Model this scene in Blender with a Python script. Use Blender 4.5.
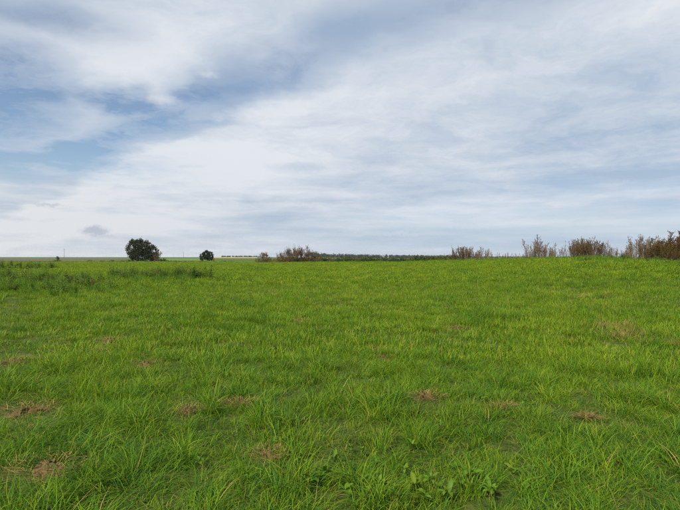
import bpy, math, random
import numpy as np
from mathutils import Vector, Matrix, noise as mnoise

for o in list(bpy.data.objects):
    bpy.data.objects.remove(o)
scene = bpy.context.scene
COL = scene.collection
R = math.radians

# ------------------------------------------------------------------ camera
EYE = 1.6
FPX = 511.0            # focal length in pixels of the 680 px wide photograph
HORIZON = 257.5
cam_d = bpy.data.cameras.new('camera')
cam_d.sensor_width = 36.0
cam_d.lens = 36.0 * FPX / 680.0
cam_d.clip_start = 0.05
cam_d.clip_end = 20000
cam = bpy.data.objects.new('camera', cam_d)
COL.objects.link(cam)
cam.location = (0, 0, EYE)
cam.rotation_euler = (R(90) + math.atan((HORIZON - 255) / FPX), 0, 0)
scene.camera = cam

# ------------------------------------------------------------------ world: sky and cloud layers
SUN_EL, SUN_AZ = 42.0, 215.0      # azimuth clockwise from +Y: behind the camera, to its left
EXPOSURE = 0.9
SUN_STRENGTH = 3.8
SKY_STRENGTH = 0.064
world = bpy.data.worlds.new('World')
scene.world = world
world.use_nodes = True
world.cycles.sampling_method = 'MANUAL'
world.cycles.sample_map_resolution = 256
wt = world.node_tree
wt.nodes.clear()


class E:
    """tiny expression helper over shader nodes"""
    def __init__(self, tree, sock):
        self.t, self.s = tree, sock
    def _op(self, op, *o):
        n = self.t.nodes.new('ShaderNodeMath'); n.operation = op
        for i, v in enumerate((self,) + o):
            if isinstance(v, E): self.t.links.new(v.s, n.inputs[i])
            else: n.inputs[i].default_value = v
        return E(self.t, n.outputs[0])
    def __add__(s, o): return s._op('ADD', o)
    def __sub__(s, o): return s._op('SUBTRACT', o)
    def __mul__(s, o): return s._op('MULTIPLY', o)
    def __truediv__(s, o): return s._op('DIVIDE', o)
    def pow(s, o): return s._op('POWER', o)
    def mx(s, o): return s._op('MAXIMUM', o)
    def mn(s, o): return s._op('MINIMUM', o)
    def ramp(s, a, b, c=0.0, d=1.0):
        n = s.t.nodes.new('ShaderNodeMapRange'); n.interpolation_type = 'SMOOTHSTEP'
        s.t.links.new(s.s, n.inputs[0])
        for i, v in zip((1, 2, 3, 4), (a, b, c, d)): n.inputs[i].default_value = v
        return E(s.t, n.outputs[0])


def comb(t, x, y, z=0.0):
    n = t.nodes.new('ShaderNodeCombineXYZ')
    for i, v in enumerate((x, y, z)):
        if isinstance(v, E): t.links.new(v.s, n.inputs[i])
        else: n.inputs[i].default_value = v
    return n.outputs[0]


def nz(t, vec, scale, detail=4.0, rough=0.55, dist=0.0):
    n = t.nodes.new('ShaderNodeTexNoise')
    t.links.new(vec, n.inputs['Vector'])
    n.inputs['Scale'].default_value = scale
    n.inputs['Detail'].default_value = detail
    n.inputs['Roughness'].default_value = rough
    n.inputs['Distortion'].default_value = dist
    return E(t, n.outputs['Fac'])


def mixc(t, f, a, b):
    n = t.nodes.new('ShaderNodeMix'); n.data_type = 'RGBA'
    n.clamp_factor = True
    if isinstance(f, E): t.links.new(f.s, n.inputs[0])
    else: n.inputs[0].default_value = f
    for i, v in ((6, a), (7, b)):
        if isinstance(v, (tuple, list)): n.inputs[i].default_value = (*v[:3], 1)
        else: t.links.new(v, n.inputs[i])
    return n.outputs[2]


def blob(u, v, cu, cv, ru, rv):
    """soft ellipse, 1 in the middle"""
    du = (u - cu) / ru; dv = (v - cv) / rv
    return ((du * du + dv * dv) * -1.0)._op('EXPONENT')


def build_sky():
    t = wt
    tc = t.nodes.new('ShaderNodeTexCoord')
    sp = t.nodes.new('ShaderNodeSeparateXYZ'); t.links.new(tc.outputs['Generated'], sp.inputs[0])
    X, Y, Z = (E(t, sp.outputs[i]) for i in range(3))
    Zp = Z.mx(0.0)
    hz = Zp + 0.15
    u0 = X / hz; v0 = Y / hz                       # a point on the cloud sheet overhead
    az = X._op('ARCTAN2', Y); el = Zp / (X * X + Y * Y).pow(0.5).mx(0.05)
    w1 = nz(t, comb(t, u0, v0, 3.1), 1.7, 5, 0.6) - 0.5
    w2 = nz(t, comb(t, u0, v0, 9.7), 1.7, 5, 0.6) - 0.5
    u = u0 + w1 * 0.55; v = v0 + w2 * 0.55
    azw = az + w1 * 0.26; elw = el + w2 * 0.13
    def spot(px, py, rx, ry, soft=True):
        a = math.atan((px - 340) / FPX)
        A, L = (azw, elw) if soft else (az, el)
        return blob(A, L, a, (HORIZON - py) / FPX * math.cos(a), rx / FPX, ry / FPX)
    # two cloud sheets meet along a line across the sky
    s = v + u * 0.75 - 1.90
    fine = nz(t, comb(t, u, v, 60.0), 2.6, 6, 0.62)
    big = nz(t, comb(t, u, v, 47.0), 0.9, 4, 0.5)
    fluff = nz(t, comb(t, u0 + w1 * 0.9, v0 + w2 * 0.9, 83.0), 5.5, 6, 0.66)
    # openings where blue shows
    gap = blob(s, s * 0.0, -0.18, 0.0, 0.17, 1.0) * u0.ramp(-1.9, 0.6, 1.15, 0.45) * v0.ramp(3.6, 2.9) * el.ramp(0.12, 0.175)
    clear = gap.mx(spot(42, 158, 70, 12) * 1.5).mx(spot(0, 95, 50, 38) * 1.15).mx(spot(125, 104, 70, 11) * 0.95).mx(spot(200, 122, 40, 6) * 0.8).mx(spot(40, 22, 70, 18) * 0.55)
    clear = clear.mx(nz(t, comb(t, u0, v0, 31.0), 0.8, 4, 0.55).ramp(0.55, 0.8) * s.ramp(0.0, -0.5) * 0.6)
    clear = clear * (fine * 0.6 + fluff * 0.4).ramp(0.36, 0.62, 1.35, 0.55)
    clear = clear.mx(s.ramp(1.0, 3.5) * u0.ramp(-1.0, 2.0, 0.10, 0.36) * fine.ramp(0.3, 0.7))
    # grey and white of the cloud itself
    shade = (big - 0.5) * 1.1 + (fine - 0.5) * 1.35 + (fluff - 0.5) * 0.75 * v0.ramp(4.5, 2.2, 0.35, 1.0) + 0.46
    shade = shade - s.ramp(-0.03, 0.12) * s.ramp(1.9, 0.3) * u0.ramp(0.6, -0.7, 0.15, 1.0) * 0.55
    shade = shade - spot(150, 55, 75, 34) * 0.50
    shade = shade + spot(236, 84, 30, 30) * 0.50 + spot(350, 25, 85, 26) * 0.35 + spot(20, 14, 70, 14) * 0.30
    shade = shade + az.ramp(-0.2, 0.6) * el.ramp(0.55, 0.15) * 0.22
    band = nz(t, comb(t, az * 2.2, el * 26.0, 71.0), 1.0, 5, 0.55)
    low = el.ramp(0.30, 0.05)
    shade = shade + (band - 0.48) * low * 2.7
    k = 2.0 ** -EXPOSURE
    bright, grey = tuple(c * k for c in (0.765, 0.800, 0.850)), tuple(c * k for c in (0.390, 0.500, 0.645))
    ccol = mixc(t, shade.mx(0.0).mn(1.0), bright, grey)
    sky = t.nodes.new('ShaderNodeTexSky'); sky.sky_type = 'NISHITA'; sky.sun_disc = False
    sky.sun_elevation = R(SUN_EL); sky.sun_rotation = R(SUN_AZ)
    sky.air_density = 1.0; sky.dust_density = 0.6; sky.ozone_density = 2.0
    sc = t.nodes.new('ShaderNodeVectorMath'); sc.operation = 'SCALE'
    t.links.new(sky.outputs[0], sc.inputs[0]); sc.inputs[3].default_value = SKY_STRENGTH
    col = mixc(t, clear.mx(0.0).mn(1.0) * -0.96 + 1.0, sc.outputs[0], ccol)
    # little grey scud clouds low under the sheet, and thin bright bars of lit cloud
    wn = nz(t, comb(t, az, el, 0.0), 55.0, 5, 0.7) - 0.5
    wm = nz(t, comb(t, az, el, 7.0), 55.0, 5, 0.7) - 0.5
    azf = az + wn * 0.045; elf = el + wm * 0.022
    scud = None
    for px, py, rx, ry, st in ((95, 231, 12, 4.5, 0.9), (50, 205, 12, 1.8, 0.5), (76, 241, 8, 3, 0.22), (16, 252, 7, 4, 0.22),
                               (296, 229, 9, 4, 0.25), (490, 52, 8, 13, 0.14), (106, 236, 10, 3, 0.3)):
        a = math.atan((px - 340) / FPX)
        q = blob(azf, elf, a, (HORIZON - py) / FPX * math.cos(a), rx / FPX, ry / FPX) * st
        q = q.ramp(0.10 * st, 0.85 * st) * st
        scud = q if scud is None else scud.mx(q)
    col = mixc(t, scud, col, tuple(c * k for c in (0.36, 0.42, 0.54)))
    bars = None
    for px, py, rx, ry, st in ((305, 204.5, 48, 1.8, 0.6), (395, 234, 45, 2.2, 0.55), (470, 226, 30, 1.8, 0.5), (485, 208, 50, 2.0, 0.35), (352, 229, 28, 3.5, 0.4),
                               (160, 99, 13, 4, 0.6), (208, 74, 9, 4, 0.5), (620, 222, 60, 2, 0.3)):
        a = math.atan((px - 340) / FPX)
        q = blob(azf, elf, a, (HORIZON - py) / FPX * math.cos(a), rx / FPX, ry / FPX) * st
        bars = q if bars is None else bars.mx(q)
    col = mixc(t, bars, col, tuple(c * k for c in (0.74, 0.765, 0.80)))
    # pale moist air towards the horizon, all the way round
    col = mixc(t, el.ramp(0.20, 0.0) * 0.42, col, mixc(t, az.ramp(-0.6, 0.3), tuple(c * k for c in (0.70, 0.70, 0.695)), tuple(c * k for c in (0.52, 0.62, 0.76))))
    bg = t.nodes.new('ShaderNodeBackground'); bg.inputs[1].default_value = 1.0
    t.links.new(col, bg.inputs[0])
    out = t.nodes.new('ShaderNodeOutputWorld'); t.links.new(bg.outputs[0], out.inputs[0])


build_sky()

sun_d = bpy.data.lights.new('sun', 'SUN')
sun_d.energy = SUN_STRENGTH
sun_d.angle = R(7)
sun_d.color = (1.0, 0.94, 0.84)
sun = bpy.data.objects.new('sun', sun_d)
COL.objects.link(sun)
_sd = Vector((math.sin(R(SUN_AZ)) * math.cos(R(SUN_EL)), math.cos(R(SUN_AZ)) * math.cos(R(SUN_EL)), math.sin(R(SUN_EL))))
sun.rotation_euler = _sd.to_track_quat('Z', 'Y').to_euler()

vs = scene.view_settings
vs.view_transform = 'Standard'; vs.look = 'None'; vs.exposure = EXPOSURE; vs.gamma = 1.0
vs.use_curve_mapping = False
scene.cycles.use_denoising = False
scene.cycles.filter_width = 1.2
scene.cycles.max_bounces = 4
scene.cycles.diffuse_bounces = 2
scene.cycles.transmission_bounces = 4
scene.cycles.transparent_max_bounces = 8

# ------------------------------------------------------------------ helpers
rng = np.random.default_rng(11)
random.seed(11)


def vnoise(x, y, seed=0):
    """smooth value noise on arrays"""
    x = np.asarray(x, float); y = np.asarray(y, float)
    xi = np.floor(x).astype(np.int64); yi = np.floor(y).astype(np.int64)
    xf = x - xi; yf = y - yi
    def h(i, j):
        n = (i * 374761393 + j * 668265263 + seed * 974634777) & 0xffffffff
        n = ((n ^ (n >> 13)) * 1274126177) & 0xffffffff
        return ((n ^ (n >> 16)) & 0xffff) / 65535.0
    a = xf * xf * (3 - 2 * xf); b = yf * yf * (3 - 2 * yf)
    return (h(xi, yi) * (1 - a) + h(xi + 1, yi) * a) * (1 - b) + (h(xi, yi + 1) * (1 - a) + h(xi + 1, yi + 1) * a) * b


def fbm(x, y, seed=0, oct=3):
    s, a, t = 0, 1.0, 0
    for k in range(oct):
        s = s + a * vnoise(np.asarray(x) * 2 ** k + k * 17.3, np.asarray(y) * 2 ** k - k * 5.1, seed + k); t += a; a *= 0.5
    return s / t


def sst(x):
    x = np.clip(x, 0, 1); return x * x * (3 - 2 * x)


_A = [-180, -60, -30, -15.3, -4.5, 6.7, 13.2, 21.4, 27, 33.6, 60, 90, 180]
_EDGE = [110, 115, 132, 116, 97, 82, 72, 57, 50, 45, 41, 46, 110]
_CREST = [.35, .5, .52, .5, .60, .82, 1.13, 1.38, 1.44, 1.14, .9, .8, .35]


def edge_of(a): return np.interp(a, _A, _EDGE)


def ground_z(x, y):
    x = np.asarray(x, float); y = np.asarray(y, float)
    r = np.hypot(x, y); a = np.degrees(np.arctan2(x, y))
    e = np.interp(a, _A, _EDGE); h = np.interp(a, _A, _CREST)
    near = h * sst((r - 9) / (e - 9))
    leftness = sst((2 - a) / 8) * sst((a + 150) / 60)
    far = -0.4 + leftness * (2.55 * np.clip((r - 280) / 650, 0, 1) - 0.0006 * np.clip(r - 950, 0, 4000))
    k = sst((r - e - 1) / 38)
    z = near * (1 - k) + far * k
    bump = (fbm(x * 0.9, y * 0.9, 3) - 0.5) * 0.10 + (fbm(x * 0.13, y * 0.13, 8) - 0.5) * 0.16
    return z + bump * np.clip(1.2 - r / 140, 0, 1)


def gz(x, y): return float(ground_z(x, y))


def on_ground(px, py):
    """the point of the ground that the ray through this pixel meets"""
    dx, dz = (px - 340) / FPX, (HORIZON - py) / FPX
    d = 1.5
    while d < 400:
        if EYE + dz * d <= gz(dx * d, d): break
        d *= 1.006
    return dx * d, d


def at_depth(px, d): return (px - 340) / FPX * d, d


def new_mesh(name, verts, faces, mat, attrs=None, smooth=False):
    me = bpy.data.meshes.new(name)
    me.from_pydata([tuple(v) for v in verts], [], [tuple(f) for f in faces])
    for m in (mat if isinstance(mat, (list, tuple)) else [mat]): me.materials.append(m)
    if attrs:
        for k, arr in attrs.items():
            at = me.attributes.new(k, 'FLOAT', 'POINT'); at.data.foreach_set('value', np.asarray(arr, np.float32))
    if smooth: me.polygons.foreach_set('use_smooth', [True] * len(me.polygons))
    me.update()
    return me


def link(name, data, parent=None, loc=(0, 0, 0), rot=(0, 0, 0), scale=(1, 1, 1)):
    o = bpy.data.objects.new(name, data)
    COL.objects.link(o)
    o.parent = parent; o.location = loc; o.rotation_euler = rot; o.scale = scale
    return o


def tag(o, label=None, cat=None, group=None, kind=None):
    if label: o['label'] = label
    if cat: o['category'] = cat
    if group: o['group'] = group
    if kind: o['kind'] = kind
    return o


def plant(name, parts, loc, rz, sc, label, cat, group=None, tilt=(0, 0)):
    """an Empty at the root and one child for each (part name, mesh)"""
    e = link(name, None, None, loc, (tilt[0], tilt[1], rz), sc if isinstance(sc, tuple) else (sc,) * 3)
    e.empty_display_size = 0.1
    tag(e, label, cat, group)
    for n, me in parts:
        c = link(n, me, e)
        if n not in ('trunk', 'soil'): c['kind'] = 'stuff'
    return e


# ------------------------------------------------------------------ materials
def mat_new(name):
    m = bpy.data.materials.new(name); m.use_nodes = True
    m.node_tree.nodes.clear()
    return m, m.node_tree


def ramp_node(t, fac, stops):
    n = t.nodes.new('ShaderNodeValToRGB')
    el = n.color_ramp.elements
    while len(el) < len(stops): el.new(0.5)
    for e, (p, c) in zip(el, stops): e.position = p; e.color = (*c, 1)
    t.links.new(fac.s, n.inputs[0])
    return n.outputs[0]


def attr(t, name):
    n = t.nodes.new('ShaderNodeAttribute'); n.attribute_name = name
    return E(t, n.outputs['Fac'])


def objrand(t):
    n = t.nodes.new('ShaderNodeObjectInfo'); return E(t, n.outputs['Random'])


def wpos(t): return t.nodes.new('ShaderNodeNewGeometry').outputs['Position']


def finish_leaf(t, col, trans=0.35, gloss=0.25, rough=0.5):
    p = t.nodes.new('ShaderNodeBsdfPrincipled')
    t.links.new(col, p.inputs['Base Color'])
    p.inputs['Roughness'].default_value = rough
    p.inputs['Specular IOR Level'].default_value = gloss
    tr = t.nodes.new('ShaderNodeBsdfTranslucent'); t.links.new(col, tr.inputs[0])
    mx = t.nodes.new('ShaderNodeMixShader'); mx.inputs[0].default_value = trans
    t.links.new(p.outputs[0], mx.inputs[1]); t.links.new(tr.outputs[0], mx.inputs[2])
    o = t.nodes.new('ShaderNodeOutputMaterial'); t.links.new(mx.outputs[0], o.inputs[0])


def leaf_material(name, stops, patch=0.3, patch_scale=0.35, rand=0.25, trans=0.35, gloss=0.10, rough=0.5, dry=None):
    m, t = mat_new(name)
    f = attr(t, 'tint')
    P = wpos(t)
    f = f + (nz(t, P, patch_scale, 4, 0.6) - 0.5) * patch * 2 + (objrand(t) - 0.5) * rand
    f = f + (nz(t, P, 0.06, 3, 0.6) - 0.5) * patch * 1.6
    c = ramp_node(t, f.mx(0).mn(1), stops)
    if dry:
        d = attr(t, 'dry'); c = mixc(t, d, c, dry)
    finish_leaf(t, c, trans, gloss, rough)
    return m


GRASS = leaf_material('grass_blade', [(0.0, (0.044, 0.115, 0.014)), (0.30, (0.095, 0.200, 0.010)), (0.55, (0.170, 0.265, 0.010)),
                                      (0.80, (0.205, 0.262, 0.014)), (1.0, (0.245, 0.262, 0.022))], 0.36, 0.4, 0.30, 0.40, 0.10, 0.5, dry=(0.33, 0.26, 0.075))
WEED = leaf_material('weed_leaf', [(0.0, (0.034, 0.080, 0.010)), (0.5, (0.075, 0.145, 0.012)), (1.0, (0.16, 0.19, 0.025))], 0.15, 0.6, 0.35, 0.3)
DOCK = leaf_material('broad_leaf', [(0.0, (0.045, 0.115, 0.010)), (0.6, (0.085, 0.175, 0.011)), (1.0, (0.17, 0.20, 0.02))], 0.15, 2.0, 0.5, 0.35, 0.15)
DRY = leaf_material('dry_seed', [(0.0, (0.040, 0.025, 0.010)), (0.5, (0.098, 0.060, 0.021)), (1.0, (0.19, 0.135, 0.052))], 0.2, 0.5, 0.4, 0.25, 0.1)
PALE = leaf_material('pale_seed', [(0.0, (0.07, 0.048, 0.024)), (0.5, (0.14, 0.102, 0.050)), (1.0, (0.25, 0.195, 0.10))], 0.2, 0.5, 0.4, 0.25, 0.1)
RUST = leaf_material('rust_foliage', [(0.0, (0.032, 0.020, 0.007)), (0.4, (0.075, 0.042, 0.011)), (0.75, (0.125, 0.070, 0.018)), (1.0, (0.07, 0.080, 0.016))], 0.2, 0.5, 0.3, 0.25, 0.1)
STRAW = leaf_material('straw', [(0.0, (0.095, 0.062, 0.018)), (0.5, (0.23, 0.160, 0.046)), (1.0, (0.36, 0.28, 0.09))], 0.15, 2.0, 0.3, 0.2, 0.15)
TREE_LEAF = leaf_material('tree_leaf', [(0.0, (0.018, 0.024, 0.006)), (0.5, (0.036, 0.042, 0.010)), (1.0, (0.080, 0.066, 0.018))], 0.15, 0.25, 0.1, 0.2)
SHRUB_LEAF = leaf_material('shrub_leaf', [(0.0, (0.018, 0.036, 0.008)), (0.5, (0.038, 0.066, 0.012)), (1.0, (0.12, 0.115, 0.024))], 0.2, 0.3, 0.7, 0.25)
WOOD_LEAF = leaf_material('far_wood_leaf', [(0.0, (0.018, 0.030, 0.018)), (0.5, (0.034, 0.048, 0.026)), (1.0, (0.065, 0.065, 0.032))], 0.2, 0.02, 0.0, 0.1)


def plain(name, c1, c2, scale=8, rough=0.85, bump=0.3):
    m, t = mat_new(name)
    n = nz(t, wpos(t), scale, 6, 0.6)
    c = mixc(t, n.ramp(0.3, 0.7), c1, c2)
    p = t.nodes.new('ShaderNodeBsdfPrincipled'); t.links.new(c, p.inputs['Base Color'])
    p.inputs['Roughness'].default_value = rough; p.inputs['Specular IOR Level'].default_value = 0.2
    b = t.nodes.new('ShaderNodeBump'); b.inputs['Strength'].default_value = bump; b.inputs['Distance'].default_value = 0.02
    t.links.new(n.s, b.inputs['Height']); t.links.new(b.outputs[0], p.inputs['Normal'])
    o = t.nodes.new('ShaderNodeOutputMaterial'); t.links.new(p.outputs[0], o.inputs[0])
    return m


BARK = plain('bark', (0.05, 0.038, 0.028), (0.11, 0.085, 0.062), 6)
STALK = plain('dry_stalk', (0.070, 0.043, 0.024), (0.14, 0.095, 0.055), 5)
GSTEM = plain('green_stalk', (0.05, 0.085, 0.022), (0.10, 0.11, 0.035), 5)
SOIL = plain('soil', (0.060, 0.040, 0.014), (0.135, 0.090, 0.034), 45, 0.95, 0.8)
POLE = plain('pole_wood', (0.10, 0.085, 0.07), (0.17, 0.15, 0.13), 3)
CERAMIC = plain('insulator', (0.25, 0.16, 0.10), (0.3, 0.2, 0.13), 3, 0.3)
PLOUGH = plain('ploughed_earth', (0.060, 0.056, 0.024), (0.105, 0.078, 0.040), 0.03)
CROP = plain('young_crop', (0.050, 0.105, 0.022), (0.065, 0.125, 0.030), 0.02)
CROP2 = plain('field_grass', (0.075, 0.125, 0.018), (0.10, 0.15, 0.022), 0.02)
MUSTARD = plain('mustard_crop', (0.24, 0.21, 0.035), (0.30, 0.26, 0.05), 0.05)


def meadow_material():
    m, t = mat_new('meadow_floor')
    P = wpos(t)
    sp = t.nodes.new('ShaderNodeSeparateXYZ'); t.links.new(P, sp.inputs[0])
    X, Y = E(t, sp.outputs[0]), E(t, sp.outputs[1])
    r = (X * X + Y * Y).pow(0.5)
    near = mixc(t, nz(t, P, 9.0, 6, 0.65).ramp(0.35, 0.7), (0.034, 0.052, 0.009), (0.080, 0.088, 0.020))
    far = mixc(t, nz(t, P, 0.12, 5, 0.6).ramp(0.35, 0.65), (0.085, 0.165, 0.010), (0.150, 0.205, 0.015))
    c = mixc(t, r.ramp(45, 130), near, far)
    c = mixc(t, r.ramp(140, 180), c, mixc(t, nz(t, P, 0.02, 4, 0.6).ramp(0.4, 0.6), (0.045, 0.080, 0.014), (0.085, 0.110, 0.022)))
    p = t.nodes.new('ShaderNodeBsdfPrincipled'); t.links.new(c, p.inputs['Base Color'])
    p.inputs['Roughness'].default_value = 0.95; p.inputs['Specular IOR Level'].default_value = 0.1
    b = t.nodes.new('ShaderNodeBump'); b.inputs['Strength'].default_value = 0.7; b.inputs['Distance'].default_value = 0.03
    t.links.new(nz(t, P, 30.0, 5, 0.6).s, b.inputs['Height']); t.links.new(b.outputs[0], p.inputs['Normal'])
    o = t.nodes.new('ShaderNodeOutputMaterial'); t.links.new(p.outputs[0], o.inputs[0])
    return m


# ------------------------------------------------------------------ ground and far fields
def polar_patch(a0, a1, da, radii, lift=0.0):
    aa = np.arange(a0, a1 + 1e-6, da)
    A, Rr = np.meshgrid(np.radians(aa), np.asarray(radii), indexing='ij')
    x = np.sin(A) * Rr; y = np.cos(A) * Rr
    z = ground_z(x, y) + lift
    V = np.stack([x, y, z], -1).reshape(-1, 3)
    n, k = len(aa), len(radii)
    F = [(i * k + j, (i + 1) * k + j, (i + 1) * k + j + 1, i * k + j + 1)[::-1] for i in range(n - 1) for j in range(k - 1)]
    return V, F


radii = [0.02] + list(np.geomspace(0.5, 150, 150)) + list(np.geomspace(156, 2600, 50))
V, F = polar_patch(-180, 180, 1.25, radii)
ground = tag(link('meadow_ground', new_mesh('meadow_ground', V, F, meadow_material(), smooth=True)), kind='structure')
for nm, mt, a0, a1, r0, r1, lift in (('ploughed_field', PLOUGH, -46, -22.2, 300, 500, 0.10), ('green_crop_field', CROP, -46, -14.2, 503, 1150, 0.12),
                                     ('far_green_crop_field', CROP2, -22.0, -14.3, 300, 500, 0.10), ('yellow_mustard_field', MUSTARD, -14.0, -9.2, 560, 900, 0.14)):
    V, F = polar_patch(a0, a1, 0.4, np.linspace(r0, r1, 24), lift)
    tag(link(nm, new_mesh(nm, V, F, mt, smooth=True)), kind='structure')

# ------------------------------------------------------------------ meadow grass
DRY_SPOTS = []     # (x, y, radius): filled by the dry clumps below, thins the grass there
DRY_PX = [(378, 351, .19), (424, 399, .14), (240, 406, .13), (188, 413, .12), (145, 366, .22), (110, 342, .24), (28, 413, .25),
          (13, 364, .25), (453, 329, .22), (50, 470, .20), (268, 458, .12), (385, 360, .16), (98, 352, .12), (505, 410, .07), (588, 421, .06), (272, 293, .3), (300, 322, .25)]
for px, py, rr in DRY_PX:
    x, y = on_ground(px, py); DRY_SPOTS.append((x, y, rr))
STRAW_PX = [(612, 330, .42), (628, 328, .42), (640, 334, .35), (622, 337, .35), (676, 347, .3), (604, 296, .4)]
BARE = [(x, y, rr * (1.3 if i in (0, 1, 6, 8, 11) else .95)) for i, (x, y, rr) in enumerate(DRY_SPOTS)]


def blades_mesh(n, radius, h0, h1, width, droop, lean, seg, r, dryp=0.03, tm=.45, minlean=.08, comb_=None):
    """n curved tapering blades: returns verts, faces, tint, dry"""
    V, F, T, D = [], [], [], []
    for i in range(n):
        a = r.uniform(0, 2 * math.pi); q = radius * math.sqrt(r.random())
        bx, by = math.cos(a) * q, math.sin(a) * q
        d = a + r.normal(0, 0.7) if comb_ is None else r.normal(0, comb_)
        h = r.uniform(h0, h1) * (1.0 if r.random() > 0.12 else 1.35)
        th0 = abs(r.normal(0, lean)) + minlean
        bend = droop * r.uniform(0.4, 1.5)
        w = width * r.uniform(0.6, 1.3)
        dx, dy = math.cos(d), math.sin(d)
        sd = d + math.pi / 2 + r.normal(0, 0.6); sx, sy = math.cos(sd), math.sin(sd)
        x, y, z = bx, by, -0.015
        tint = min(1, max(0, r.normal(tm, 0.25))); dry = 1.0 if r.random() < dryp else 0.0
        b0 = len(V)
        for k in range(seg + 1):
            f = k / seg
            if k < seg:
                ww = w * (1 - f ** 1.6) * (0.75 + 0.6 * f * (1 - f))
                V += [(x - sx * ww, y - sy * ww, z), (x + sx * ww, y + sy * ww, z)]; T += [tint] * 2; D += [dry] * 2
            else:
                V.append((x, y, z)); T.append(min(1, tint + 0.15)); D.append(dry)
            th = th0 + bend * f
            st = h / seg
            x += dx * math.sin(th) * st; y += dy * math.sin(th) * st; z += math.cos(th) * st
            z = max(z, 0.004)
        for k in range(seg - 1):
            F.append((b0 + 2 * k, b0 + 2 * k + 1, b0 + 2 * k + 3, b0 + 2 * k + 2))
        e = b0 + 2 * (seg - 1)
        F.append((e, e + 1, e + 2))
    return V, F, T, D


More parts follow.
